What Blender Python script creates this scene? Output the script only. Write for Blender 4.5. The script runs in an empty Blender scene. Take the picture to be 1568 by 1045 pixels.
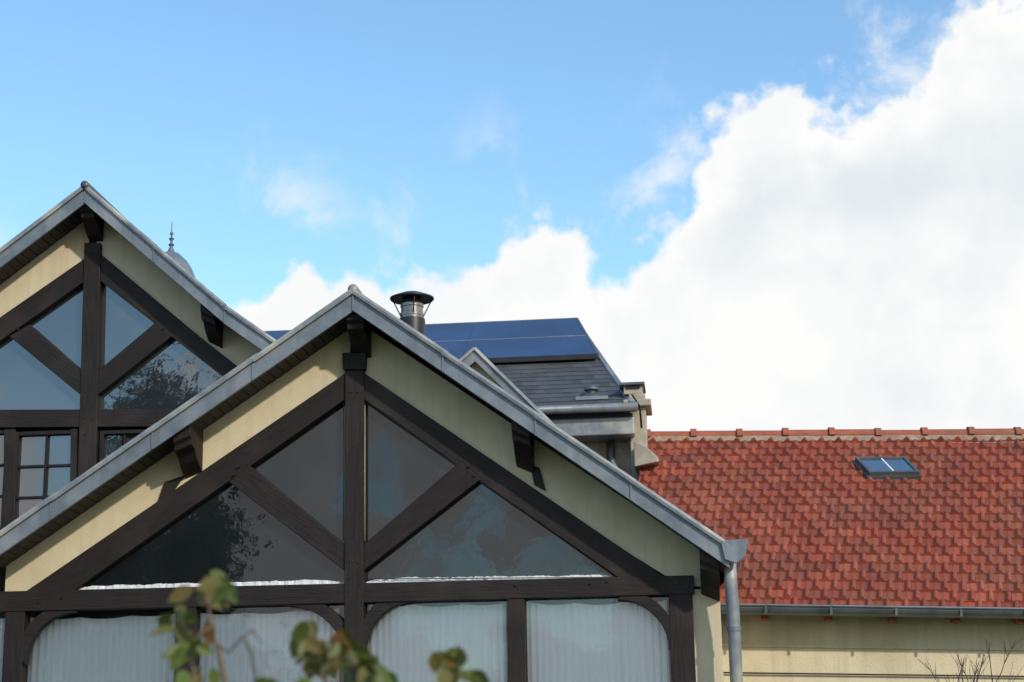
import bpy, math, random, bmesh
from mathutils import Vector, Matrix, noise
random.seed(7)
scene=bpy.context.scene
rad=math.radians
# ---------------- camera ----------------
FPX=2613.0
CAMLOC=Vector((3.14,-16.0,1.6))
R=(Matrix.Rotation(rad(5.8),3,'Z')@Matrix.Rotation(rad(104),3,'X')@Matrix.Rotation(rad(-1.0),3,'Z'))
cd=bpy.data.cameras.new("camera"); cam=bpy.data.objects.new("camera",cd)
scene.collection.objects.link(cam); scene.camera=cam
cam.matrix_world=Matrix.Translation(CAMLOC)@R.to_4x4()
cd.lens=60; cd.sensor_width=36; cd.clip_end=3000; cd.clip_start=0.1
cd.dof.use_dof=True; cd.dof.focus_distance=17.5; cd.dof.aperture_fstop=4.0
def ray(px,py):
    return R@Vector(((px-784)/FPX,-(py-522.5)/FPX,-1))
def P(px,py,Y):            # survey point on the vertical plane y=Y
    d=ray(px,py); return CAMLOC+d*((Y-CAMLOC.y)/d.y)
def PP(px,py,p0,n):        # survey point on any plane
    d=ray(px,py); return CAMLOC+d*((p0-CAMLOC).dot(n)/d.dot(n))
# ---------------- materials ----------------
def newmat(name):
    m=bpy.data.materials.new(name); m.use_nodes=True
    nt=m.node_tree; b=nt.nodes["Principled BSDF"]; return m,nt,b
def nn(nt,t,**k):
    n=nt.nodes.new(t)
    for a,v in k.items(): setattr(n,a,v)
    return n
def noisemat(name,c1,c2,scale=8,rough=0.7,metal=0.0,bump=0.2,stretch=(1,1,1),rot=(0,0,0),detail=8,c3=None,spec=0.5,bscale=None,lo=.3,hi=.7,streak=None):
    m,nt,b=newmat(name)
    tc=nn(nt,'ShaderNodeTexCoord'); mp=nn(nt,'ShaderNodeMapping')
    mp.inputs['Scale'].default_value=stretch
    mp0=nn(nt,'ShaderNodeMapping'); mp0.inputs['Rotation'].default_value=rot
    nt.links.new(tc.outputs['Object'],mp0.inputs[0]); nt.links.new(mp0.outputs[0],mp.inputs[0])
    no=nn(nt,'ShaderNodeTexNoise'); no.inputs['Scale'].default_value=scale; no.inputs['Detail'].default_value=detail
    no.inputs['Roughness'].default_value=.65
    nt.links.new(mp.outputs[0],no.inputs['Vector'])
    cr=nn(nt,'ShaderNodeValToRGB'); cr.color_ramp.elements[0].position=lo; cr.color_ramp.elements[1].position=hi
    cr.color_ramp.elements[0].color=(*c1,1); cr.color_ramp.elements[1].color=(*c2,1)
    nt.links.new(no.outputs[0],cr.inputs[0]); out=cr.outputs[0]
    def over(out,vec,sc,lo_,hi_,amt,col):
        n2=nn(nt,'ShaderNodeTexNoise'); n2.inputs['Scale'].default_value=sc; n2.inputs['Detail'].default_value=9
        nt.links.new(vec,n2.inputs['Vector'])
        mr=nn(nt,'ShaderNodeMapRange'); mr.inputs[1].default_value=lo_; mr.inputs[2].default_value=hi_; mr.inputs[4].default_value=amt
        nt.links.new(n2.outputs[0],mr.inputs[0])
        mx=nn(nt,'ShaderNodeMixRGB'); mx.inputs[2].default_value=(*col,1)
        nt.links.new(mr.outputs[0],mx.inputs[0]); nt.links.new(out,mx.inputs[1]); return mx.outputs[0]
    if c3: out=over(out,tc.outputs['Object'],1.7,.5,.72,1,c3)
    if streak:
        ms=nn(nt,'ShaderNodeMapping'); ms.inputs['Scale'].default_value=(7,7,.7); nt.links.new(tc.outputs['Object'],ms.inputs[0])
        out=over(out,ms.outputs[0],1.6,.48,.75,.6,streak)
    nt.links.new(out,b.inputs['Base Color'])
    b.inputs['Roughness'].default_value=rough; b.inputs['Metallic'].default_value=metal
    b.inputs['Specular IOR Level'].default_value=spec
    if bump:
        bp=nn(nt,'ShaderNodeBump'); bp.inputs['Strength'].default_value=bump; bp.inputs['Distance'].default_value=.02
        nb=no
        if bscale:
            nb=nn(nt,'ShaderNodeTexNoise'); nb.inputs['Scale'].default_value=bscale; nb.inputs['Detail'].default_value=6
            nt.links.new(mp.outputs[0],nb.inputs['Vector'])
        nt.links.new(nb.outputs[0],bp.inputs['Height']); nt.links.new(bp.outputs[0],b.inputs['Normal'])
    return m
WD=((.011,.008,.0075),(.026,.019,.017))
def wood(ang,name):
    return noisemat(name,WD[0],WD[1],scale=3.5,rough=.62,bump=.4,stretch=(1.2,12,12),rot=(0,ang,0),lo=.3,hi=.8,spec=.3,c3=(.036,.027,.023))
M_wh=wood(0,"timber_horizontal"); M_wv=wood(rad(90),"timber_vertical")
M_wl=wood(rad(34),"timber_rising"); M_wr=wood(rad(-34),"timber_falling")
M_soff=noisemat("soffit_board",(.016,.012,.011),(.045,.033,.028),scale=6,rough=.7,bump=.3,stretch=(6,1,6))
M_cream=noisemat("cream_render",(.62,.52,.34),(.70,.60,.41),scale=3,rough=.9,bump=.2,bscale=60,c3=(.57,.475,.31),streak=(.54,.45,.30))
M_cream2=noisemat("cream_wall",(.60,.51,.33),(.70,.61,.42),scale=1.5,rough=.9,bump=.3,bscale=45,c3=(.52,.44,.29),streak=(.47,.40,.27))
M_zinc=noisemat("zinc_sheet",(.13,.155,.18),(.23,.265,.30),scale=5,rough=.5,metal=.25,bump=.08,c3=(.30,.32,.33),streak=(.12,.135,.15))
M_zincl=noisemat("zinc_weathered",(.15,.175,.20),(.31,.325,.34),scale=7,rough=.5,metal=.2,bump=.15,c3=(.56,.52,.42))
M_slab=noisemat("slate_dark",(.035,.038,.045),(.07,.075,.085),scale=10,rough=.6)
M_black=noisemat("black_metal",(.012,.012,.013),(.03,.03,.03),scale=9,rough=.45,metal=.3,bump=.05)
M_steel=noisemat("stainless_steel",(.18,.18,.18),(.36,.34,.32),scale=8,rough=.3,metal=.8,bump=.03)
M_stone=noisemat("rendered_stone",(.40,.34,.25),(.58,.52,.40),scale=9,rough=.9,bump=.4,c3=(.28,.25,.20),streak=(.22,.19,.16))
M_mortar=noisemat("mortar",(.22,.16,.11),(.42,.35,.26),scale=14,rough=.95,bump=.5,c3=(.3,.13,.08))
M_gutter=noisemat("gutter_zinc_dark",(.07,.08,.085),(.14,.16,.17),scale=4,rough=.45,metal=.3,bump=.05)
M_terra=noisemat("ridge_terracotta",(.28,.07,.038),(.44,.125,.065),scale=9,rough=.85,bump=.3,c3=(.24,.10,.065))
M_white=noisemat("mottled_white",(.60,.62,.64),(.88,.88,.87),scale=22,rough=.7,bump=.2)  # white with random mottling, for the beam strips and skylight bar
M_stem=noisemat("rose_stem",(.10,.05,.035),(.16,.12,.06),scale=30,rough=.6,bump=.1)
M_twig=noisemat("twig_bark",(.04,.028,.02),(.09,.06,.045),scale=30,rough=.8,bump=.1)
M_bark=noisemat("tree_bark",(.05,.038,.028),(.11,.085,.065),scale=9,rough=.9,bump=.5)
M_grass=noisemat("lawn",(.035,.06,.018),(.075,.10,.035),scale=2,rough=.95,bump=.5,bscale=30)
def tintmat(name,base,dark,moss,rough=.8,spec=.4,transl=0,bright=None):
    m,nt,b=newmat(name)
    at=nn(nt,'ShaderNodeAttribute',attribute_name="tint")
    tc=nn(nt,'ShaderNodeTexCoord')
    n1=nn(nt,'ShaderNodeTexNoise'); n1.inputs['Scale'].default_value=1.3; n1.inputs['Detail'].default_value=8
    n2=nn(nt,'ShaderNodeTexNoise'); n2.inputs['Scale'].default_value=28; n2.inputs['Detail'].default_value=5
    for n in (n1,n2): nt.links.new(tc.outputs['Object'],n.inputs['Vector'])
    cr=nn(nt,'ShaderNodeValToRGB'); nt.links.new(at.outputs['Fac'],cr.inputs[0])
    e=cr.color_ramp.elements; e[0].color=(*(bright or base),1); e[1].color=(*dark,1)
    if bright: x=e.new(.25); x.color=(*base,1)
    mr=nn(nt,'ShaderNodeMapRange'); mr.inputs[1].default_value=.46; mr.inputs[2].default_value=.72; mr.inputs[4].default_value=.8
    ad=nn(nt,'ShaderNodeMath',operation='ADD'); mu=nn(nt,'ShaderNodeMath',operation='MULTIPLY')
    mu.inputs[1].default_value=.45; nt.links.new(n2.outputs[0],mu.inputs[0])
    mu2=nn(nt,'ShaderNodeMath',operation='MULTIPLY'); mu2.inputs[1].default_value=.62; nt.links.new(n1.outputs[0],mu2.inputs[0])
    nt.links.new(mu.outputs[0],ad.inputs[0]); nt.links.new(mu2.outputs[0],ad.inputs[1]); nt.links.new(ad.outputs[0],mr.inputs[0])
    mx2=nn(nt,'ShaderNodeMixRGB'); mx2.inputs[2].default_value=(*moss,1)
    nt.links.new(mr.outputs[0],mx2.inputs[0]); nt.links.new(cr.outputs[0],mx2.inputs[1])
    nt.links.new(mx2.outputs[0],b.inputs['Base Color']); b.inputs['Roughness'].default_value=rough
    b.inputs['Specular IOR Level'].default_value=spec
    bp=nn(nt,'ShaderNodeBump'); bp.inputs['Strength'].default_value=.3; bp.inputs['Distance'].default_value=.01
    nt.links.new(n2.outputs[0],bp.inputs['Height']); nt.links.new(bp.outputs[0],b.inputs['Normal'])
    if transl:
        o=nt.nodes['Material Output']; tr=nn(nt,'ShaderNodeBsdfTranslucent'); nt.links.new(mx2.outputs[0],tr.inputs[0])
        ms=nn(nt,'ShaderNodeMixShader'); ms.inputs[0].default_value=transl
        nt.links.new(b.outputs[0],ms.inputs[1]); nt.links.new(tr.outputs[0],ms.inputs[2]); nt.links.new(ms.outputs[0],o.inputs[0])
    return m
M_tile=tintmat("red_clay_tile",(.315,.074,.042),(.205,.054,.036),(.20,.092,.062),bright=(.38,.10,.055),spec=.2)
M_slate=tintmat("roof_slate",(.085,.09,.10),(.04,.043,.05),(.12,.115,.10),rough=.55)
M_leaf=tintmat("rose_leaf",(.12,.17,.035),(.24,.08,.035),(.08,.12,.03),rough=.5,transl=.3)
M_tleaf=tintmat("tree_leaf",(.035,.06,.02),(.015,.03,.012),(.02,.035,.015),rough=.7)
def glassmat(name,base,fac,rough=.02,rfac=.0):
    m=bpy.data.materials.new(name); m.use_nodes=True; nt=m.node_tree; nt.nodes.clear()
    out=nn(nt,'ShaderNodeOutputMaterial'); mix=nn(nt,'ShaderNodeMixShader')
    d=nn(nt,'ShaderNodeBsdfDiffuse'); g=nn(nt,'ShaderNodeBsdfGlossy'); g.inputs['Roughness'].default_value=rough
    g.inputs['Color'].default_value=(.95,.96,.97,1)
    tc=nn(nt,'ShaderNodeTexCoord'); n=nn(nt,'ShaderNodeTexNoise'); n.inputs['Scale'].default_value=.9; n.inputs['Detail'].default_value=5
    nt.links.new(tc.outputs['Object'],n.inputs['Vector'])
    cr=nn(nt,'ShaderNodeValToRGB'); cr.color_ramp.elements[0].position=.3; cr.color_ramp.elements[1].position=.7
    cr.color_ramp.elements[0].color=(*[c*.6 for c in base],1); cr.color_ramp.elements[1].color=(*[c*1.3 for c in base],1)
    nt.links.new(n.outputs[0],cr.inputs[0]); nt.links.new(cr.outputs[0],d.inputs[0])
    fr=nn(nt,'ShaderNodeFresnel'); fr.inputs[0].default_value=1.5
    ad=nn(nt,'ShaderNodeMath',operation='ADD'); ad.inputs[1].default_value=fac; nt.links.new(fr.outputs[0],ad.inputs[0])
    nt.links.new(ad.outputs[0],mix.inputs[0])
    bp=nn(nt,'ShaderNodeBump'); bp.inputs['Strength'].default_value=.08; bp.inputs['Distance'].default_value=.05
    nt.links.new(n.outputs[0],bp.inputs['Height']); nt.links.new(bp.outputs[0],g.inputs['Normal'])
    if rfac:
        t=nn(nt,'ShaderNodeBsdfTransparent'); t.inputs[0].default_value=(.98,.99,.99,1)
        nt.links.new(t.outputs[0],mix.inputs[1])
    else: nt.links.new(d.outputs[0],mix.inputs[1])
    nt.links.new(g.outputs[0],mix.inputs[2]); nt.links.new(mix.outputs[0],out.inputs[0])
    return m
M_glass=glassmat("gable_glass",(.012,.015,.017),.018)
M_glassL=glassmat("upper_gable_glass",(.03,.036,.040),.12)
M_glassT=glassmat("window_glass",(0,0,0),.03,rfac=1)
M_sky_gl=glassmat("skylight_glass",(.05,.09,.14),.4)
M_solar=glassmat("solar_glass",(.028,.056,.135),.03,rough=.15)
M_curt=noisemat("curtain_fabric",(.84,.87,.87),(.93,.93,.93),scale=4,rough=.95,bump=.05,stretch=(5,1,.5))
# ---------------- mesh helpers ----------------
def empty(name):
    e=bpy.data.objects.new(name,None); scene.collection.objects.link(e); return e
def mk(name,verts,faces,mat,parent=None,bevel=0,smooth=False,tint=None):
    me=bpy.data.meshes.new(name); me.from_pydata([tuple(v) for v in verts],[],faces)
    if tint is None:
        bm=bmesh.new(); bm.from_mesh(me); bmesh.ops.recalc_face_normals(bm,faces=bm.faces); bm.to_mesh(me); bm.free()
    if tint is not None:
        a=me.color_attributes.new("tint",'FLOAT_COLOR','POINT')
        for i,t in enumerate(tint): a.data[i].color=(t,t,t,1)
    me.materials.append(mat)
    if smooth:
        for p in me.polygons: p.use_smooth=True
    o=bpy.data.objects.new(name,me); scene.collection.objects.link(o)
    if parent: o.parent=parent
    if bevel:
        b=o.modifiers.new("bevel",'BEVEL'); b.width=bevel; b.segments=2; b.limit_method='ANGLE'
    return o
def prism(name,xz,y0,y1,mat,parent=None,bevel=0):
    n=len(xz); v=[(p[0],y0,p[1]) for p in xz]+[(p[0],y1,p[1]) for p in xz]
    f=[list(range(n)),list(range(2*n-1,n-1,-1))]+[[i,(i+1)%n,n+(i+1)%n,n+i] for i in range(n)]
    return mk(name,v,f,mat,parent,bevel)
def pxprism(name,pts,Y,y0,y1,mat,parent=None,bevel=0):
    q=[P(a,b,Y) for a,b in pts]; return prism(name,[(p.x,p.z) for p in q],y0,y1,mat,parent,bevel)
def box(name,a,b,mat,parent=None,bevel=0):
    return prism(name,[(a[0],a[2]),(b[0],a[2]),(b[0],b[2]),(a[0],b[2])],a[1],b[1],mat,parent,bevel)
def sweep(name,prof,p0,p1,mat,parent=None,closed=True,smooth=False):
    p0=Vector(p0);p1=Vector(p1); d=(p1-p0).normalized()
    up=Vector((0,0,1)) if abs(d.z)<.95 else Vector((0,1,0))
    s=d.cross(up).normalized(); u=s.cross(d)
    v=[];n=len(prof)
    for p in (p0,p1): v+=[p+s*a+u*b for a,b in prof]
    m=n if closed else n-1
    f=[[i,(i+1)%n,n+(i+1)%n,n+i] for i in range(m)]
    if closed: f+=[list(range(n)),list(range(2*n-1,n-1,-1))]
    return mk(name,v,f,mat,parent,smooth=smooth)
def circ(r,n=12,a0=0,a1=2*math.pi):
    return [(r*math.cos(a0+(a1-a0)*i/n),r*math.sin(a0+(a1-a0)*i/n)) for i in range(n if a1-a0>6.2 else n+1)]
def tube(name,pts,r0,r1,mat,parent=None,seg=6):
    v=[];f=[];n=len(pts)
    for i,p in enumerate(pts):
        p=Vector(p); d=(Vector(pts[min(i+1,n-1)])-Vector(pts[max(i-1,0)])).normalized()
        up=Vector((0,0,1)) if abs(d.z)<.9 else Vector((0,1,0))
        s=d.cross(up).normalized(); u=s.cross(d); r=r0+(r1-r0)*i/max(1,n-1)
        for k in range(seg):
            a=2*math.pi*k/seg; v.append(p+s*r*math.cos(a)+u*r*math.sin(a))
    for i in range(n-1):
        for k in range(seg):
            f.append([i*seg+k,i*seg+(k+1)%seg,(i+1)*seg+(k+1)%seg,(i+1)*seg+k])
    f.append(list(range(seg))); f.append(list(range((n-1)*seg,n*seg)))
    return mk(name,v,f,mat,parent,smooth=True)
def lathe(name,prof,c,mat,parent=None,seg=28):
    v=[];f=[]
    for r,z in prof:
        for k in range(seg):
            a=2*math.pi*k/seg; v.append((c[0]+r*math.cos(a),c[1]+r*math.sin(a),c[2]+z))
    for i in range(len(prof)-1):
        for k in range(seg): f.append([i*seg+k,i*seg+(k+1)%seg,(i+1)*seg+(k+1)%seg,(i+1)*seg+k])
    o=mk(name,v,f,mat,parent,smooth=True)
    e=o.modifiers.new("es",'EDGE_SPLIT'); e.split_angle=rad(40); return o
# ---------------- gable roof ----------------
def chev(name,top,d0,d1,y0,y1,mat,parent,bevel=0):
    t=[(x,z-d0) for x,z in top]+[(x,z-d1) for x,z in reversed(top)]
    return prism(name,t,y0,y1,mat,parent,bevel)
def zat(top,x):
    for (a,b),(c,d) in zip(top,top[1:]):
        if a<=x<=c: return b+(d-b)*(x-a)/(c-a)
    return top[0][1] if x<top[0][0] else top[-1][1]
def consoles(xs,top,yf,yw,par,drop=.14):
    for i,x in enumerate(xs):
        w=.085; L=yw-yf
        pr=[(yf+.06,.05),(yf+.06,-.10),(yf+.10,-.13),(yf+.11,-.18),(yf+L*.45,-.21),(yf+L*.62,-.29),(yf+L*.8,-.34),(yw,-.38),(yw,.05)]
        z=zat(top,x)-drop-.02; s=(zat(top,x+.05)-zat(top,x-.05))/.1
        if abs(x-top[1][0])<.1: s=0
        v=[(x-w,y,z+h-(s*w if h>0 else s*w*.6)) for y,h in pr]+[(x+w,y,z+h+(s*w if h>0 else s*w*.6)) for y,h in pr]; n=len(pr)
        f=[list(range(n)),list(range(2*n-1,n-1,-1))]+[[k,(k+1)%n,n+(k+1)%n,n+k] for k in range(n)]
        mk("purlin_end_%d"%(i+1),v,f,M_wv,par,.008)
def gableroof(top,yf,yw,yb,par,th=.19):
    chev("verge_fascia",top,0,th,yf,yf+.035,M_zinc,par,.004)
    chev("roof_slab",top,.012,.12,yf+.035,yb,M_slab,par)
    for (a,b),(c,d) in zip(top,top[1:]):
        L=math.hypot(c-a,d-b); n=max(1,int(L/.95)); 
        for k in range(n):
            t0=k/n; t1=(k+1)/n+.012
            j=random.uniform(-.004,.004)
            p0=Vector((a+(c-a)*t0,yf+.02,b+(d-b)*t0+.004+j)); p1=Vector((a+(c-a)*min(t1,1),yf+.02,b+(d-b)*min(t1,1)+.012+j))
            sweep("zinc_edge_roll",[(-.045,-.025),(-.05,0),(-.04,.018),(.05,.024),(.056,0),(.05,-.025)],p0,p1,M_zincl,par)
            sweep("fascia_seam",[(-.008,-.006),(.008,-.006),(.008,.006),(-.008,.006)],Vector((p0.x,yf-.006,p0.z-.03)),Vector((p0.x+.0,yf-.006,p0.z-th)),M_zinc,par)
        s=0
        while s<L:
            t0=s/L;t1=min(1,(s+.088)/L)
            q=[(a+(c-a)*t0,b+(d-b)*t0-.125),(a+(c-a)*t1,b+(d-b)*t1-.125),(a+(c-a)*t1,b+(d-b)*t1-.15),(a+(c-a)*t0,b+(d-b)*t0-.15)]
            prism("soffit_board",q,yf+.036,yw-.004,M_soff,par); s+=.1
def join_children(par,prefix,newname):
    obs=[o for o in par.children if o.name.startswith(prefix)]
    if len(obs)<2: return
    vs=[];fs=[];m=obs[0].data.materials[0]
    for o in obs:
        k=len(vs); vs+=[v.co.copy() for v in o.data.vertices]; fs+=[[k+i for i in p.vertices] for p in o.data.polygons]
        bpy.data.objects.remove(o)
    mk(newname,vs,fs,m,par)
def pegs(par,pts,Y):
    for a,b in pts:
        p=P(a,b,Y); r=random.uniform(.009,.012)
        v=[(p.x+r*math.cos(t*math.pi/4),yy,p.z+r*math.sin(t*math.pi/4)) for yy in (Y-.008,Y+.02) for t in range(8)]
        mk("peg",v,[list(range(8)),list(range(15,7,-1))]+[[i,(i+1)%8,8+(i+1)%8,8+i] for i in range(8)],M_black,par)
# ================= MAIN HOUSE =================
H=empty("half_timbered_house")
YF=-.5
A=P(541,447,YF); TL=P(0,820,YF); TR=P(1116,838,YF)
sl=(A.z-TL.z)/(A.x-TL.x); xl=A.x-(A.z-TR.z)/sl
top=[(xl,TR.z),(A.x,A.z),(TR.x,TR.z)]
gableroof(top,YF,0,3.2,H)
def quadpx(name,pts,mat,par=H,Y=-.04,d=.14,bev=.007): return pxprism(name,pts,Y,Y,Y+d,mat,par,bev)
quadpx("king_post",[(528,556),(557,556),(556.5,1060),(526.5,1060)],M_wv,Y=-.06,d=.16)
quadpx("king_post_head",[(524,540),(560,540),(559,566),(525,566)],M_wv,Y=-.09,d=.1)
quadpx("rafter_left",[(528,572),(528,612),(108,908),(36,908)],M_wl)
quadpx("rafter_right",[(556,570),(556,611),(958,893),(1022,887)],M_wr)
quadpx("brace_left",[(381,712),(527,834),(527,874),(350,738)],M_wr,Y=-.045)
quadpx("brace_right",[(704,707),(557,834),(557,874),(736,734)],M_wl,Y=-.045)
quadpx("tie_beam",[(-260,912),(1062,881),(1064,910),(-260,944)],M_wh,Y=-.05,d=.17)
pegs(H,[(536,860),(549,861),(535,885),(550,893),(536,905),(537,600),(548,600),(365,715),(358,727),(718,714),(727,728),(95,915),(60,921),(930,890),(905,893),(1035,893),(1048,901),(285,915),(790,896)],-.062)
gl=[P(a,b,.06) for a,b in [(541,580),(60,910),(1000,895)]]
mk("gable_glazing",gl,[[0,1,2]],M_glass,H)
for a,b in (((558.5,616),(558.5,828)),((526,616),(526,828)),((560,887),(952,884)),((556,613),(956,891))):
    q=[P(*a,.0),P(*b,.0)]; tube("glazing_bead",q,.005,.005,M_cream if a[0] in(558.5,) else M_gutter,H,4)
rl=[P(528,590,0),P(40,925,0)]; rr=[P(556,590,0),P(1040,895,0)]
def cz(x,off=.135): return zat(top,x)-off
xL=xl+.35; XR=P(1104,950,0).x
bl=P(-260,925,0)
prism("render_band_left",[(rl[0].x+.05,cz(rl[0].x+.05)),(rl[0].x+.05,rl[0].z),(rl[1].x,rl[1].z),(xL,bl.z),(xL,cz(xL))],0,.14,M_cream,H)
prism("render_band_right",[(rr[0].x-.05,cz(rr[0].x-.05)),(rr[0].x-.05,rr[0].z),(rr[1].x,rr[1].z),(XR,rr[1].z-.05),(XR,cz(XR))],0,.14,M_cream,H)
consoles([A.x,P(284,700,-.3).x,P(800,700,-.3).x,P(1087,880,-.3).x],top,YF,-.002,H)
quadpx("purlin_strut_left",[(252,738),(282,728),(262,756),(240,772)],M_wl,Y=-.03,d=.05,bev=.004)
quadpx("purlin_strut_right",[(812,712),(826,716),(836,752),(818,742)],M_wr,Y=-.03,d=.05,bev=.004)
zb=1.0
def post(name,x0,x1,yt,Y=-.04):
    a=P(x0,yt,Y);b=P(x1,yt,Y); return prism(name,[(a.x,a.z),(b.x,b.z),(b.x,0),(a.x,0)],Y,Y+.16,M_wv,H,.007)
post("post_1",8,38,936);post("post_2",270,300,930);post("post_3",776,803,916);post("corner_post",1023,1060,905)
post("post_0",-230,-200,936); post("post_4",527,557,1055)
a=P(1058,905,0)
box("corner_render",(a.x,0,0),(XR,.14,rr[1].z-.05),M_cream,H)
x0=P(-240,1000,0).x
box("dwarf_wall",(x0,-.01,0),(a.x,.2,zb),M_cream,H)
box("window_sill",(x0,-.07,zb-.08),(a.x,-.012,zb),M_wh,H,.006)
gg=[(x0,.07,zb),(a.x,.07,zb),(a.x,.07,P(1060,900,.07).z),(x0,.07,P(-240,925,.07).z)]
mk("window_glazing",gg,[[0,1,2,3]],M_glassT,H)
def arch(name,cx_,cy,ex,ey,th,Y=-.035):
    n=9; out=[];inn=[]
    for i in range(n+1):
        t=i/n*math.pi/2
        out.append((ex+(cx_-ex)*math.sin(t), cy+(ey-cy)*math.cos(t)))
    s=1 if cx_>ex else -1
    for (x,y) in out: inn.append((x+s*th*.62,y-th*.72))
    pts=out+inn[::-1]
    return pxprism(name,pts,Y,Y,Y+.1,M_wh,H,.005)
arch("corner_brace_1",1024,995,945,918,18); arch("corner_brace_2",526,1008,438,928,20)
arch("corner_brace_3",558,1005,632,922,20); arch("corner_brace_4",39,1018,118,938,18)
def curtain(name,px0,px1,pyt0,pyt1,Y=.13):
    p0=P(px0,pyt0,Y);p1=P(px1,pyt1,Y); n=260; v=[];f=[]
    rows=8
    for j in range(rows+1):
        for i in range(n+1):
            t=i/n; x=p0.x+(p1.x-p0.x)*t
            ztop=p0.z+(p1.z-p0.z)*t-.02*abs(math.sin(t*9))-.02*math.sin(t*math.pi)
            z=ztop+(zb-ztop)*j/rows
            ph=x*95+2.2*noise.noise(Vector((x*3,0,z*.4)))
            y=Y+.009*math.sin(ph)*(1+.6*noise.noise(Vector((x*5,3,0))))+.025*noise.noise(Vector((x*4,z*.8,5)))
            v.append((x,y,z))
    for j in range(rows):
        for i in range(n):
            k=j*(n+1)+i; f.append([k,k+1,k+n+2,k+n+1])
    mk(name,v,f,M_curt,H,smooth=True)
curtain("curtain_1",42,270,945,938);curtain("curtain_2",302,520,938,930);curtain("curtain_3",562,774,924,922);curtain("curtain_4",806,1021,922,918)
curtain("curtain_5",-200,8,950,945)
box("dark_interior",(x0,.3,0.05),(a.x,.34,P(1060,900,.3).z),M_slab,H)
def beam_strip(name,ax,ay,bx,by,Y=.02):  # thin white strip with a ragged upper edge, along the tie beam
    p0=P(ax,ay,Y);p1=P(bx,by,Y); n=110; v=[];f=[]
    for i in range(n+1):
        t=i/n; p=p0.lerp(p1,t); h=.036+.02*noise.noise(Vector((p.x*5,1,0)))+.01*noise.noise(Vector((p.x*40,2,0)))
        h*=min(1,t*14+.1,(1-t)*14+.1)
        v+=[(p.x,Y,p.z-.02),(p.x,Y+.02*noise.noise(Vector((p.x*20,0,4))),p.z+max(h,.004))]
    for i in range(n): f.append([2*i,2*i+2,2*i+3,2*i+1])
    mk(name,v,f,M_white,H)
beam_strip("white_strip_1",112,904,526,893);beam_strip("white_strip_2",560,892,950,886)
box("side_wall_right",(XR-.2,.142,0),(XR,3.1,cz(XR)-.1),M_cream,H)
box("side_wall_left",(xL,.142,0),(xL+.2,3.1,cz(xL)-.1),M_cream,H)
prism("back_wall",[(xL,0),(XR,0),(XR,cz(XR)),(A.x,cz(A.x)-.02),(xL,cz(xL))],3.1,3.19,M_cream,H)
sweep("ridge_roll",circ(.05,10),(A.x,YF-.03,A.z+.02),(A.x,3.2,A.z+.02),M_zincl,H,smooth=True)
ge=P(1112,838,-.45)
arc=[(r*math.cos(t),r*math.sin(t)) for r,ts in ((.10,[math.pi+math.pi*i/10 for i in range(11)]),(.088,[2*math.pi-math.pi*i/10 for i in range(11)])) for t in ts]
sweep("eave_gutter",arc,(ge.x+.06,-.52,ge.z-.0),(ge.x+.06,3.1,ge.z-.02),M_zincl,H)
prism("gutter_end_cap",[(ge.x-.05,ge.z+.05),(ge.x+.2,ge.z+.06),(ge.x+.165,ge.z-.1),(ge.x+.08,ge.z-.16),(ge.x-.02,ge.z-.12)],-.535,-.5,M_zinc,H,.006)
d0=P(1118,872,-.33)
tube("downpipe",[(d0.x,-.33,d0.z+.05),(d0.x,-.33,d0.z-.1),(d0.x+.01,-.3,d0.z-.4),(d0.x+.01,-.3,0)],.058,.058,M_zincl,H,14)
for z in (2.2,2.75): lathe("downpipe_collar",[(.058,0),(.065,0),(.065,.04),(.058,.04)],(d0.x+.01,-.3,z),M_zinc,H)
# ================= LEFT TALLER GABLE =================
G=empty("half_timbered_house")
YW=3.0; YV=2.55
tp=[P(-140,492,YV),P(131,287,YV),P(345,471,YV),P(500,580,YV)]
top2=[(p.x,p.z) for p in tp]
gableroof(top2,YV,YW,8,G,th=.20)
def q2(name,pts,mat,Y=YW-.04,d=.14): return pxprism(name,pts,Y,Y,Y+d,mat,G,.007)
q2("king_post",[(129,372),(154,372),(146,760),(118,760)],M_wv,Y=YW-.06)
q2("rafter_left",[(128,397),(128,432),(-150,628),(-150,590)],M_wl)
q2("rafter_right",[(153,388),(153,430),(345,580),(430,650),(430,612),(375,570),(305,515)],M_wr)
q2("brace_left",[(45,497),(124,567),(122,604),(14,515)],M_wr,Y=YW-.045)
q2("brace_right",[(239,493),(150,568),(148,606),(263,515)],M_wl,Y=YW-.045)
q2("tie_beam",[(-150,628),(430,626),(430,652),(-150,656)],M_wh,Y=YW-.05,d=.15)
pegs(G,[(136,385),(147,386),(130,600),(141,598),(128,640),(140,641),(130,665),(250,503),(28,505)],YW-.062)
g=[P(a,b,YW+.06) for a,b in [(140,405),(-150,615),(-150,640),(430,640),(430,625)]]
mk("gable_glazing",g,[[0,1,2,3,4]],M_glassL,G)
def cz2(x): return zat(top2,x)-.135
a1=P(128,412,YW);a2=P(-150,610,YW);b1=P(153,405,YW);b2=P(430,630,YW);xe=b2.x
prism("render_band_left",[(a1.x+.05,cz2(a1.x+.05)),(a1.x+.05,a1.z),(a2.x,a2.z),(a2.x,cz2(a2.x))],YW,YW+.13,M_cream,G)
prism("render_band_right",[(b1.x-.05,cz2(b1.x-.05)),(b1.x-.05,b1.z),(b2.x,b2.z),(b2.x,cz2(b2.x)),(tp[2].x,cz2(tp[2].x))],YW,YW+.13,M_cream,G)
consoles([tp[1].x,P(322,500,YV+.2).x],top2,YV,YW-.002,G)
wz=P(0,655,YW); 
box("lower_wall",(a2.x,YW+.1,0),(xe,YW+.2,wz.z-.02),M_wv,G)
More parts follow.
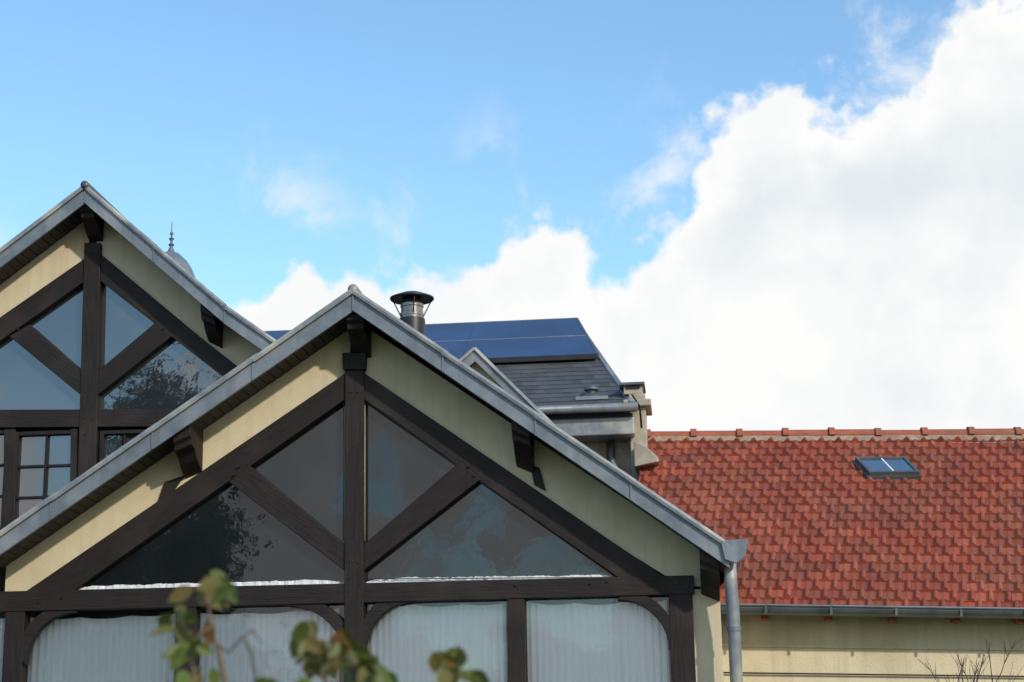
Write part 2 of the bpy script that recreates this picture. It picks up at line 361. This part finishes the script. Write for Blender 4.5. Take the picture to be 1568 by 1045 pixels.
def window(x0,x1,y0,y1,cols,rows,nm):
    p=P(x0,y0,YW+.02);q=P(x1,y1,YW+.02); Y=YW
    box(nm+"_glass",(p.x,YW+.05,q.z),(q.x,YW+.06,p.z),M_glassL,G)
    w=.045
    for k,(aa,bb) in enumerate([((p.x-w,q.z-w),(p.x,p.z+w)),((q.x,q.z-w),(q.x+w,p.z+w)),((p.x,p.z),(q.x,p.z+w)),((p.x,q.z-w),(q.x,q.z))]):
        box(nm+"_frame_%d"%k,(aa[0],Y-.01,aa[1]),(bb[0],Y+.09,bb[1]),M_wv,G,.004)
    for c in range(1,cols):
        x=p.x+(q.x-p.x)*c/cols; box(nm+"_muntin_v%d"%c,(x-.014,Y+.012,q.z),(x+.014,Y+.048,p.z),M_wv,G)
    for r in range(1,rows):
        z=p.z+(q.z-p.z)*r/rows; box(nm+"_muntin_h%d"%r,(p.x,Y+.016,z-.014),(q.x,Y+.049,z+.014),M_wh,G)
window(30,108,668,808,2,3,"window_1"); window(160,218,666,806,2,3,"window_2")
window(-78,2,668,808,2,3,"window_3")
q2("side_post_1",[(108,656),(119,656),(118,830),(106,830)],M_wv,Y=YW-.02); q2("side_post_2",[(6,656),(24,656),(22,830),(4,830)],M_wv,Y=YW-.02)
q2("side_post_3",[(226,654),(252,654),(250,800),(224,800)],M_wv,Y=YW-.02)
box("left_side_wall",(a2.x,YW+.2,0),(a2.x+.2,8,cz2(a2.x)-.02),M_cream,G)
box("right_side_wall",(xe-.2,YW+.21,0),(xe,8,b2.z),M_cream,G)
sweep("ridge_roll",circ(.05,10),(top2[1][0],YV-.04,top2[1][1]+.02),(top2[1][0],8,top2[1][1]+.02),M_gutter,G,smooth=True)
# ================= SLATE / SOLAR HOUSE BEHIND =================
S=empty("slate_roof_house")
E=P(968,619,3.5); RR=P(880,492,6.5)
XLs=-7.0
def tilefield(name,c00,c10,c01,c11,cols,rows,prof,lift,mat,par,jit=.0,stag=True,nu=8,dark=.3,sd_=.28):
    c00,c10,c01,c11=map(Vector,(c00,c10,c01,c11))
    nrm=(c10-c00).cross(c01-c00).normalized()
    if nrm.z<0: nrm=-nrm
    def S_(u,v): return (c00*(1-u)+c10*u)*(1-v)+(c01*(1-u)+c11*u)*v
    V=[];Fc=[];T=[]
    for r in range(rows):
        off=.5 if (stag and r%2) else 0
        rj=random.uniform(-.05,.05)
        for c in range(-1,cols):
            t=max(0,min(1,random.gauss(dark,sd_))); j=random.uniform(-jit,jit); tw=random.uniform(-jit,jit)
            base=len(V)
            for row in range(3):
                v=(r+rj*.3)/rows if row<2 else (r+1.12)/rows
                v=max(0,min(v,1))
                for i in range(nu+1):
                    uu=i/nu; u=(c+off+uu+rj)/cols
                    u=max(0,min(1,u))
                    h=prof(uu)
                    if row==0: hh=-.012
                    elif row==1: hh=lift+h+j+tw*uu
                    else: hh=.003+h*.9
                    V.append(S_(u,v)+nrm*hh); T.append(t)
            for row in range(2):
                for i in range(nu):
                    k=base+row*(nu+1)+i; Fc.append([k,k+1,k+nu+2,k+nu+1])
    return mk(name,V,Fc,mat,par,tint=T)
tilefield("slates",(-2,3.5,E.z),(E.x,3.5,E.z),(-2,6.5,RR.z),(RR.x,6.5,RR.z),36,22,lambda u:0,.012,M_slate,S,jit=.002,nu=1)
v=[(XLs,3.5,E.z-.03),(E.x,3.5,E.z-.03),(E.x,9.5,E.z-.03),(XLs,9.5,E.z-.03),(XLs,6.5,RR.z-.03),(RR.x,6.5,RR.z-.03)]
mk("roof_body",v,[[0,1,5,4],[1,2,5],[2,3,4,5],[0,4,3],[0,1,2,3]],M_slab,S)
sweep("hip_flashing",[(-.05,-.01),(.05,-.01),(.03,.03),(-.03,.03)],(E.x,3.5,E.z),(RR.x,6.5,RR.z),M_zinc,S)
n=Vector((0,-(RR.z-E.z),3)).normalized()
base=Vector((0,3.5,E.z))
def onroof(px,py,off=0): return PP(px,py,base+n*off,n)
us=Vector((0,3,RR.z-E.z)).normalized(); ux=Vector((1,0,0))
bR=onroof(914,542,.10); tR=onroof(882,487,.10)
slen=(tR-bR).dot(us)
pw=1.72; 
for r in range(2):
    s0=slen*r/2; s1=slen*(r+1)/2-.014
    xr0=bR.x; 
    for c in range(5):
        def edge(s): 
            return bR.x+(tR.x-bR.x)*s/slen if c==0 else xr0-c*pw
        x1a=edge(s0);x1b=edge(s1); x0_=xr0-(c+1)*pw+.003
        b0=Vector((0,bR.y,bR.z))
        q=[b0+us*s0+ux*x0_,b0+us*s0+ux*x1a,b0+us*s1+ux*x1b,b0+us*s1+ux*x0_]
        vv=q+[p-n*.04 for p in q]
        mk("solar_panel_%d_%d"%(r,c),vv,[[0,1,2,3],[4,5,6,7],[0,1,5,4],[1,2,6,5],[2,3,7,6],[3,0,4,7]],M_solar,S)
        sweep("panel_rail_%d_%d"%(r,c),[(-.006,-.03),(.006,-.03),(.006,.005),(-.006,.005)],q[3]+us*.005,q[2]+us*.005,M_zinc,S)
        if r==0: sweep("panel_edge_%d_%d"%(r,c),[(-.01,-.06),(.01,-.06),(.01,.004),(-.01,.004)],q[0]-us*.012,q[1]-us*.012,M_black,S)
    sweep("panel_end_%d"%r,[(-.012,-.05),(.012,-.05),(.012,.006),(-.012,.006)],b0+us*s0+ux*(bR.x+(tR.x-bR.x)*s0/slen+.012),b0+us*s1+ux*(bR.x+(tR.x-bR.x)*s1/slen+.012),M_steel,S)
box("eave_cornice_upper",(-1,3.36,E.z-.10),(E.x+.05,3.5,E.z-.02),M_zinc,S,.01)
sweep("gutter",circ(.05,12),(-1,3.31,E.z-.07),(E.x+.07,3.31,E.z-.07),M_zinc,S,smooth=True)
box("eave_soffit",(-1,3.5,E.z-.16),(E.x-.0,3.9,E.z-.105),M_slab,S)
box("eave_cornice_lower",(-1,3.42,E.z-.37),(E.x+.02,3.9,E.z-.165),M_zincl,S,.015)
box("front_wall",(-5,3.9,0),(E.x-.03,9.2,E.z-.1),M_stone,S)
tube("drain_pipe",[(E.x-.28,3.8,E.z-.3),(E.x-.28,3.8,E.z-.62),(E.x-.2,3.8,E.z-.75),(E.x-.2,3.8,2)],.05,.05,M_gutter,S,10)
tube("side_cable",[(E.x+.0,3.42,E.z+.1),(E.x+.09,3.4,E.z-.05),(E.x+.1,3.45,E.z-.3)],.012,.012,M_black,S,6)
vp=onroof(906,608,0)
lathe("roof_vent",[(.13,-.02),(.10,.02),(.05,.04),(.05,.07),(.09,.08),(.08,.11),(.03,.14),(0,.145)],vp,M_gutter,S)
box("vent_flashing",(vp.x-.18,vp.y-.14,vp.z-.06),(vp.x+.2,vp.y-.12,vp.z-.02),M_zinc,S)
DY=2.9
t3=[P(640,610,DY),P(727,534,DY),P(860,664,DY)]
t3=[(p.x,p.z) for p in t3]
D=S
chev("dormer_fascia",t3,0,.15,DY,DY+.04,M_zinc,D,.005)
chev("dormer_roof",t3,.012,.12,DY+.04,5.6,M_slab,D)
for (a_,b_),(c_,d_) in zip(t3,t3[1:]):
    sweep("dormer_edge",[(-.05,-.015),(.05,-.015),(.045,.018),(-.045,.018)],(a_,DY+.02,b_),(c_,DY+.02,d_),M_zincl,D)
prism("dormer_wall",[(t3[0][0]+.1,t3[0][1]-.1),(t3[1][0],t3[1][1]-.1),(t3[2][0]-.1,t3[2][1]-.1),(t3[2][0]-.1,3),(t3[0][0]+.1,3)],DY+.15,DY+.25,M_cream,D)
# chimney
C=empty("rendered_chimney")
cx0=P(964,640,3.6).x; cx1=P(989,640,3.6).x; zt=P(975,590,3.6).z
def cbox(nm,e,z0,z1,m=M_stone): box(nm,(cx0-e,3.6-e,z0),(cx1+e,4.1+e,z1),m,C,.01)
zband=P(980,618,3.6).z
cbox("stack",0,4.0,zband-.04); cbox("band",.065,zband-.04,zband+.04); cbox("upper_stack",-.0,zband+.04,zband+.12)
box("flue_block",(cx0-.06,3.62,zband+.12),(cx1-.03,4.05,zt),M_stone,C,.01)
box("cap",(cx0-.11,3.57,zt),(cx1-.0,4.1,zt+.035),M_gutter,C,.008)
box("cap_gap",(cx0-.03,3.605,zband+.18),(cx1-.06,3.615,zband+.23),M_black,C)
fl=P(996,704,3.3); prism("flashing",[(fl.x-.18,fl.z-.10),(fl.x+.10,fl.z-.05),(fl.x+.08,fl.z+.01),(fl.x-.03,fl.z+.12),(fl.x-.18,fl.z+.2)],3.15,3.7,M_stone,C,.01)
# ================= RED TILE HOUSE =================
T=empty("red_tile_roof_house")
E0=P(935,931,.3);E1=P(1568,940,.9);R0=P(992,671,4.2);R1=P(1568,668,4.4)
ex=1.35
E1=E0+(E1-E0)*ex; R1=R0+(R1-R0)*ex
def mprof(u):
    h=0
    if u>.62: h=.034*math.sin((u-.62)/.38*math.pi)
    h+=.008*max(0,1-abs(u-.3)/.16)
    return h
W=(E1-E0).length
tilefield("clay_tiles",E0,E1,R0,R1,int(W/.178),22,mprof,.026,M_tile,T,jit=.008,nu=12,dark=.42,sd_=.26)
dn=(E1-E0).cross(R0-E0).normalized(); dn=dn if dn.z>0 else -dn
def SR(u,v): return (E0*(1-u)+E1*u)*(1-v)+(R0*(1-u)+R1*u)*v
V=[SR(i/20,j/20)-dn*.035 for j in range(21) for i in range(21)]
F_=[[j*21+i,j*21+i+1,j*21+i+22,j*21+i+21] for j in range(20) for i in range(20)]
mk("roof_underlay",V,F_,M_slab,T)
mk("rear_slope",[R0-dn*.03,R1-dn*.03,Vector((E1.x,8.2,E1.z)),Vector((E0.x,8.2,E0.z))],[[0,1,2,3]],M_terra,T)
L=(R1-R0).length; k=0; rd=(R1-R0).normalized(); s=0
px_step=L/int(L/.53)
while s<L-.1:
    p0=R0+rd*s; p1=R0+rd*(s+px_step+.03); 
    hp=lambda r:[(r*math.cos(t),r*.8*math.sin(t)) for t in [math.pi*i/10 for i in range(11)]]
    zz=Vector((0,0,.0+random.uniform(-.008,.008)))
    sweep("ridge_tile_%d"%k,hp(.105),p0+zz,p1+zz,M_terra,T)
    sweep("ridge_collar_%d"%k,hp(.135),p0+zz-rd*.035,p0+zz+rd*.035,M_terra,T,)
    s+=px_step;k+=1
sweep("ridge_mortar",[(-.17,-.11),(.17,-.11),(.105,.0),(-.105,.0)],R0,R1,M_mortar,T)
gd=(E1-E0).normalized()
arc2=[(r*math.cos(t),r*math.sin(t)) for r,ts in ((.085,[math.pi+math.pi*i/10 for i in range(11)]),(.075,[2*math.pi-math.pi*i/10 for i in range(11)])) for t in ts]
go=Vector((0,-.09,.03))
g0=E0+gd*((P(1100,940,.3).x-E0.x)/gd.x)
sweep("eave_gutter",arc2,g0+go,E1+go,M_gutter,T)
sweep("gutter_bead",circ(.014,8),g0+go+Vector((0,-.085,0)),E1+go+Vector((0,-.085,0)),M_gutter,T)
xx=.45
while xx<(E1-g0).length:
    p=g0+gd*xx
    prism("gutter_bracket",[(p.x-.012,p.z+.05),(p.x+.012,p.z+.05),(p.x+.012,p.z-.05),(p.x-.012,p.z-.05)],p.y-.185,p.y-.172,M_gutter,T)
    prism("rafter_foot",[(p.x-.03,p.z+.0),(p.x+.03,p.z+.0),(p.x+.03,p.z-.08),(p.x-.03,p.z-.07)],p.y+.1,p.y+.4,M_terra,T)
    xx+=.62
wy=Vector((0,.32,0))
w0=g0+wy; w1=E1+wy
mk("front_wall",[Vector((w0.x,w0.y,0)),Vector((w1.x,w1.y,0)),w1+Vector((0,0,.05)),w0+Vector((0,0,.05)),Vector((w0.x,w0.y+.3,0)),Vector((w1.x,w1.y+.3,0)),w1+Vector((0,.3,.05)),w0+Vector((0,.3,.05))],
   [[0,1,2,3],[4,5,6,7],[0,1,5,4],[1,2,6,5],[2,3,7,6],[3,0,4,7]],M_cream2,T)
zc=P(1300,985,.9).z-w0.z
sweep("wall_string_course",[(-.02,-.012),(.02,-.012),(.02,.012),(-.02,.012)],w0+Vector((0,-.0,zc)),w1+Vector((0,-.0,zc)),M_cream2,T)
zc=P(1300,1027,.9).z-w0.z
sweep("wall_cable",circ(.008,6),w0+Vector((0,-.03,zc)),w1+Vector((0,-.03,zc+.0)),M_black,T)
# skylight on the (slightly twisted) tile slope
K=empty("roof_skylight")
def onT(px,py,h=0):
    d=ray(px,py); u,v,t=.5,.5,20.0
    for _ in range(12):
        f=SR(u,v)+dn*h-(CAMLOC+d*t)
        su=(SR(u+1e-4,v)-SR(u,v))/1e-4; sv=(SR(u,v+1e-4)-SR(u,v))/1e-4
        J=Matrix((su,sv,-d)).transposed(); x=J.inverted()@f; u-=x.x;v-=x.y;t-=x.z
    return SR(u,v)
k0=onT(1332,731,.03);k1=onT(1404,730,.03);k2=onT(1384,709,.03);k3=onT(1312,710,.03)
def fr(nm,pts,h0,h1,m):
    v=[p+dn*h0 for p in pts]+[p+dn*h1 for p in pts]
    mk(nm,v,[[0,1,2,3],[4,5,6,7],[0,1,5,4],[1,2,6,5],[2,3,7,6],[3,0,4,7]],m,K)
def lerp2(u,v): return (k0*(1-u)+k1*u)*(1-v)+(k3*(1-u)+k2*u)*v
def rect(u0,u1,v0,v1): return [lerp2(u0,v0),lerp2(u1,v0),lerp2(u1,v1),lerp2(u0,v1)]
fr("flashing",rect(-.08,1.08,-.10,1.10),.0,.055,M_gutter)
fr("frame_bottom",rect(-.03,1.03,-.06,.04),.05,.10,M_gutter);fr("frame_top",rect(-.03,1.03,.96,1.06),.05,.10,M_gutter)
fr("frame_left",rect(-.03,.03,.04,.96),.05,.10,M_gutter);fr("frame_right",rect(.97,1.03,.04,.96),.05,.10,M_gutter)
fr("frame_mid",rect(.485,.515,.04,.96),.07,.098,M_white);fr("glass",rect(.03,.97,.04,.96),.06,.085,M_sky_gl)
# ================= METAL FLUE =================
FL=empty("metal_chimney_flue")
fb=P(631,515,2.4)
zc=lambda py:P(631,py,2.4).z
c=(fb.x,2.4,0)
lathe("pipe",[(.15,4.0),(.15,zc(492)),(.145,zc(489))],c,M_black,FL)
lathe("collar",[(.13,zc(492)),(.13,zc(485)),(.138,zc(485)),(.138,zc(481)),(.125,zc(480)),(.125,zc(472)),(.132,zc(471)),(.132,zc(467))],c,M_steel,FL)
lathe("cowl_core",[(.105,zc(470)),(.1,zc(452))],c,M_black,FL)
lathe("cap",[(0,zc(455)),(.24,zc(460)),(.25,zc(458.5)),(.25,zc(457)),(.12,zc(450)),(.0,zc(446))],c,M_black,FL,40)
for a_ in (.3,1.9,3.4,5.0):
    tube("stay",[(c[0]+.13*math.cos(a_),c[1]+.13*math.sin(a_),zc(484)),(c[0]+.22*math.cos(a_),c[1]+.22*math.sin(a_),zc(460))],.007,.007,M_black,FL,5)
# ================= TURRET FINIAL =================
Q=empty("turret_roof_finial")
fc=P(262,388,9)
z=lambda py:P(262,py,9).z-fc.z
lathe("finial",[(.0,z(339)),(.008,z(341)),(.010,z(356)),(.03,z(357)),(.03,z(359)),(.014,z(361)),(.014,z(364)),(.045,z(366)),(.02,z(369)),(.02,z(373)),(.05,z(375)),(.025,z(378)),(.05,z(384)),(.07,z(388))],fc,M_zinc,Q,16)
lathe("turret_roof",[(.05,z(386)),(.13,z(389)),(.17,z(393)),(.26,z(401)),(.34,z(413)),(.6,z(470)),(.8,z(520)),(.8,-fc.z)],(fc.x+.0,fc.y,fc.z),M_zinc,Q,20)
# ================= GROUND =================
mk("grass_ground",[(-1500,-1500,0),(1500,-1500,0),(1500,1500,0),(-1500,1500,0)],[[0,1,2,3]],M_grass)
# ================= ROSE BUSH =================
B=empty("rose_bush")
YR=-12.7
LV=[];LF=[];LT=[]
def leaf(c,ln,ang,tilt,tint):
    prof=[(0,.02),(.18,.22),(.42,.30),(.68,.22),(.88,.09),(1,0.0)]
    M=Matrix.Rotation(ang,3,'Y')@Matrix.Rotation(tilt,3,'X')@Matrix.Rotation(random.uniform(-.9,.9),3,'Z')
    b=len(LV)
    for t,w in prof:
        for sgn in (-1,0,1):
            p=Vector((sgn*w*ln,-abs(sgn)*w*ln*.35-.12*ln*t*t, -t*ln)); LV.append(c+M@p); LT.append(min(1,max(0,tint+random.uniform(-.1,.1))))
    for i in range(len(prof)-1):
        for k in range(2):
            q=b+i*3+k; LF.append([q,q+1,q+4,q+3])
def spray(px,py,n,spread,size=.055,red=.3):
    for _ in range(n):
        c=P(px+random.uniform(-1,1)*spread,py-12+random.uniform(-1,1)*spread*.8,YR+random.uniform(-.12,.12))
        leaf(c,size*random.uniform(.7,1.15),random.uniform(-1.3,1.3),random.uniform(-.8,.8),random.gauss(red-.08,.25))
for px,py,nn_,sp,rd_ in [(325,893,5,14,.2),(348,905,3,8,.3),(300,915,3,12,.6),(266,945,4,9,.2),(262,968,3,8,.5),(292,1000,6,16,.2),(322,965,3,12,.9),(318,1035,3,14,.4),
    (478,965,3,9,.5),(470,990,3,8,.2),(492,1000,5,14,.4),(520,975,3,8,.8),(530,1000,7,20,.4),(556,1015,7,20,.3),(575,1035,6,18,.2),(495,1030,8,26,.3),(545,1045,9,34,.3),
    (672,1015,3,8,.3),(697,1005,3,6,.6),(712,1018,4,8,.2),(690,1035,5,14,.3),(718,1040,3,8,.2),(405,1050,3,12,.2),(285,1050,4,14,.2)]:
    spray(px,py,nn_,sp,red=rd_)
for _ in range(900):
    p=P(random.uniform(120,760),1100,YR); 
    leaf(Vector((p.x,YR+random.uniform(-.3,.35),random.uniform(.25,1.70))),.055*random.uniform(.7,1.2),random.uniform(-2,2),random.uniform(-1,1),random.gauss(.25,.25))
mk("leaves",LV,LF,M_leaf,B,smooth=False,tint=LT)
def stem(pts,r0=.005,r1=.002): tube("stem",[P(a_,b_,YR) for a_,b_ in pts],r0,r1,M_stem,B,6)
def rootstem(pts,r0=.006,r1=.002):
    q=[P(a_,b_,YR) for a_,b_ in pts]; b0=Vector((q[0].x*.6+P(480,1045,YR).x*.4,YR,0))
    tube("stem",[b0,b0.lerp(q[0],.5)+Vector((.02,0,.02))]+q,r0*1.5,r1,M_stem,B,6)
rootstem([(345,1045),(335,1000),(322,960),(318,900)]); stem([(322,960),(300,975),(272,950)],.003); stem([(330,985),(350,1000),(372,975),(388,966),(400,985)],.003,.0015)
stem([(372,975),(385,1000),(392,1045)],.003);stem([(318,960),(322,925),(345,900)],.003)
rootstem([(500,1045),(488,1010),(478,960)]);stem([(500,1035),(515,1000),(522,972)],.003);rootstem([(560,1060),(545,1015),(520,990)]);
rootstem([(690,1060),(684,1030),(696,1003),(708,1010)],.005);stem([(684,1030),(672,1018),(668,1025)],.003)
rootstem([(300,1060),(292,1010),(268,975),(262,945)],.004)
# ================= BARE SHRUB =================
SH=empty("bare_shrub")
def branch(p,d,L,r,depth,zmax):
    pts=[p]; q=p.copy(); dd=d.copy()
    for i in range(6):
        dd=(dd+Vector((random.uniform(-.16,.16),random.uniform(-.12,.12),random.uniform(-.02,.10)))).normalized(); q=q+dd*L/6
        if q.z>zmax: break
        pts.append(q.copy())
        if depth>0 and i>1:
            for _ in range(2):
                nd=(dd*.9+Vector((random.uniform(-.7,.7),random.uniform(-.4,.4),random.uniform(.1,.5)))).normalized()
                branch(q.copy(),nd,.42*(.6 if depth==1 else 1),r*.5,depth-1,zmax)
    if len(pts)>1: tube("twig",pts,r,r*.4,M_twig,SH,4)
for px,top_ in ((1438,982),(1468,1006),(1486,990),(1506,1008),(1530,1000),(1548,1005)):
    t_=P(px,top_,-2.5)
    branch(Vector((t_.x,-2.5+random.uniform(-.2,.2),0)),Vector((random.uniform(-.04,.04),0,1)),t_.z*1.04,.009,2,t_.z)
join_children(SH,"twig","twigs")
# ================= WHAT STANDS BEHIND THE PHOTOGRAPHER (mirrored in the panes) =================
def tree(name,x,y,h,w,n=5200):
    e=empty(name); r=random.Random(int(x*10)); 
    tube("trunk",[(x,y,0),(x+.1,y,h*.35),(x-.05,y+.1,h*.7),(x,y,h*.93)],.22,.04,M_bark,e,10)
    cl=[]
    for i in range(22):
        a_=r.uniform(0,6.28); t=r.uniform(.25,.95); rr_=w*(1-t*.8)*r.uniform(.4,1)
        c_=Vector((x+rr_*math.cos(a_),y+rr_*math.sin(a_),h*t)); cl.append((c_,r.uniform(.5,1.0)*w*.38))
        tube("limb_%d"%i,[(x,y,h*t*.7),tuple(Vector((x,y,h*t*.85)).lerp(c_,.5)),tuple(c_)],.07,.02,M_bark,e,6)
    V=[];Fc=[];TT=[]
    for i in range(n):
        c_,s=r.choice(cl); p=c_+Vector((r.gauss(0,.5),r.gauss(0,.5),r.gauss(0,.6)))*s
        d1=Vector((r.uniform(-1,1),r.uniform(-1,1),r.uniform(-1,1))).normalized()*.13; d2=d1.orthogonal().normalized()*.08
        k=len(V); V+=[p-d1,p+d2,p+d1,p-d2]; Fc.append([k,k+1,k+2,k+3]); TT+=[r.random()]*4
    mk("crown",V,Fc,M_tleaf,e,tint=TT)
tree("garden_tree",-8.2,-22,7.6,2.4,6500); tree("garden_tree",-10.9,-22.5,12.4,3.2,9500); tree("garden_tree",-14,-30,9,3)
tree("garden_tree",12,-34,8.0,2.6)
for par in (H,G):
    join_children(par,"soffit_board","soffit_boards"); join_children(par,"zinc_edge_roll","zinc_edging"); join_children(par,"fascia_seam","fascia_seams"); join_children(par,"peg","oak_pegs")
join_children(T,"ridge_tile_","ridge_tiles"); join_children(T,"ridge_collar_","ridge_collars"); join_children(T,"gutter_bracket","gutter_brackets"); join_children(T,"rafter_foot","rafter_feet")
# ================= LIGHT =================
sd=Vector((.72,-.80,.62)).normalized()
sun=bpy.data.lights.new("sun",'SUN'); sun.energy=2.8; sun.angle=rad(1.5); sun.color=(1,.92,.80)
so=bpy.data.objects.new("sun",sun); scene.collection.objects.link(so); so.rotation_euler=sd.to_track_quat('Z','Y').to_euler()
# ================= SKY =================
w=bpy.data.worlds.new("World"); scene.world=w; w.use_nodes=True; nt=w.node_tree; nt.nodes.clear()
out=nn(nt,'ShaderNodeOutputWorld'); bg=nn(nt,'ShaderNodeBackground'); bg.inputs[1].default_value=.1
nt.links.new(bg.outputs[0],out.inputs[0])
sk=nn(nt,'ShaderNodeTexSky',sky_type='NISHITA'); sk.sun_disc=False
sk.sun_elevation=math.asin(sd.z); sk.sun_rotation=math.atan2(sd.x,sd.y); sk.air_density=1.0; sk.dust_density=.6; sk.ozone_density=1.5
tc=nn(nt,'ShaderNodeTexCoord'); sp=nn(nt,'ShaderNodeSeparateXYZ'); nt.links.new(tc.outputs['Generated'],sp.inputs[0])
def mth(op,a_,b_=None,c_=None):
    n=nn(nt,'ShaderNodeMath',operation=op)
    for i,x in enumerate((a_,b_,c_)):
        if x is None: continue
        if isinstance(x,(int,float)): n.inputs[i].default_value=x
        else: nt.links.new(x,n.inputs[i])
    return n.outputs[0]
def mr(x,a_,b_,c_=0,d_=1,smooth=True):
    n=nn(nt,'ShaderNodeMapRange'); n.interpolation_type='SMOOTHSTEP' if smooth else 'LINEAR'
    nt.links.new(x,n.inputs[0])
    for i,v_ in enumerate((a_,b_,c_,d_)): n.inputs[i+1].default_value=v_
    return n.outputs[0]
az=mth('MULTIPLY',mth('ARCTAN2',sp.outputs[0],sp.outputs[1]),57.2958)
el=mth('MULTIPLY',mth('ARCSINE',sp.outputs[2]),57.2958)
fcv=nn(nt,'ShaderNodeFloatCurve')
pts=[(-30,12),(-20,13.6),(-16.5,14.9),(-14.1,16.0),(-11.5,15.2),(-8.8,15.2),(-7.3,16.4),(-5.7,17.6),(-3.8,18.3),(-2.2,16.6),(.2,18.4),(1.6,20.8),(3.7,21.8),(8.2,21.8),(10,23.6),(12,25.5),(16,28),(30,34)]
cv=fcv.mapping.curves[0]
cv.points[0].location=((pts[0][0]+30)/60,pts[0][1]/40); cv.points[1].location=(1,pts[-1][1]/40)
for a_,b_ in pts[1:-1]: cv.points.new((a_+30)/60,b_/40)
fcv.mapping.update()
nt.links.new(mr(az,-30,30,0,1,False),fcv.inputs['Value'])
topc=mth('MULTIPLY',fcv.outputs[0],40)
def wn(scale,detail,rough=.55,off=(0,0,0),dist=0):
    mp=nn(nt,'ShaderNodeMapping'); mp.inputs['Location'].default_value=off; nt.links.new(tc.outputs['Generated'],mp.inputs[0])
    n=nn(nt,'ShaderNodeTexNoise'); n.inputs['Scale'].default_value=scale; n.inputs['Detail'].default_value=detail; n.inputs['Roughness'].default_value=rough
    n.inputs['Distortion'].default_value=dist
    nt.links.new(mp.outputs[0],n.inputs['Vector']); return n.outputs[0]
n1=wn(19,8,.52,(.3,.1,.7)); n2=wn(15,8,.6,(3.3,1.2,2.1),.3); n3=wn(7,7,.55,(7,2,5)); n4=wn(48,6,.6,(1,5,2))
dep=mth('SUBTRACT',topc,el)
behind=mr(mth('ABSOLUTE',az),60,95)
dep=mth('SUBTRACT',mth('ADD',dep,mth('MULTIPLY',behind,mth('MULTIPLY',mth('SUBTRACT',n3,.5),60))),mth('MULTIPLY',behind,2))
dd=mth('ADD',mth('ADD',dep,mth('MULTIPLY',mth('SUBTRACT',n1,.5),9)),mth('MULTIPLY',mth('SUBTRACT',n4,.5),2.6))
dens=mr(dd,-.4,.85)
wis=mth('MULTIPLY',mth('MULTIPLY',mr(n2,.50,.70),mr(dep,-6,-1)),.75)
dens=mth('MAXIMUM',dens,wis)
shade=mth('MULTIPLY',mr(n3,.42,.7),mr(dd,.6,4.5))
shade=mth('ADD',mth('MULTIPLY',shade,.75),mth('MULTIPLY',mr(n1,.42,.6),.18))
tint=nn(nt,'ShaderNodeMixRGB',blend_type='MULTIPLY'); tint.inputs[0].default_value=1; tint.inputs[2].default_value=(1.95,2.35,2.38,1)
nt.links.new(sk.outputs[0],tint.inputs[1])
cm=nn(nt,'ShaderNodeMixRGB'); cm.inputs[1].default_value=(9.9,9.9,9.8,1); cm.inputs[2].default_value=(7.6,8.2,8.6,1); nt.links.new(shade,cm.inputs[0])
fm=nn(nt,'ShaderNodeMixRGB'); nt.links.new(dens,fm.inputs[0]); nt.links.new(tint.outputs[0],fm.inputs[1]); nt.links.new(cm.outputs[0],fm.inputs[2])
nt.links.new(fm.outputs[0],bg.inputs[0])
scene.view_settings.view_transform='Standard'; scene.view_settings.look='None'; scene.view_settings.exposure=0
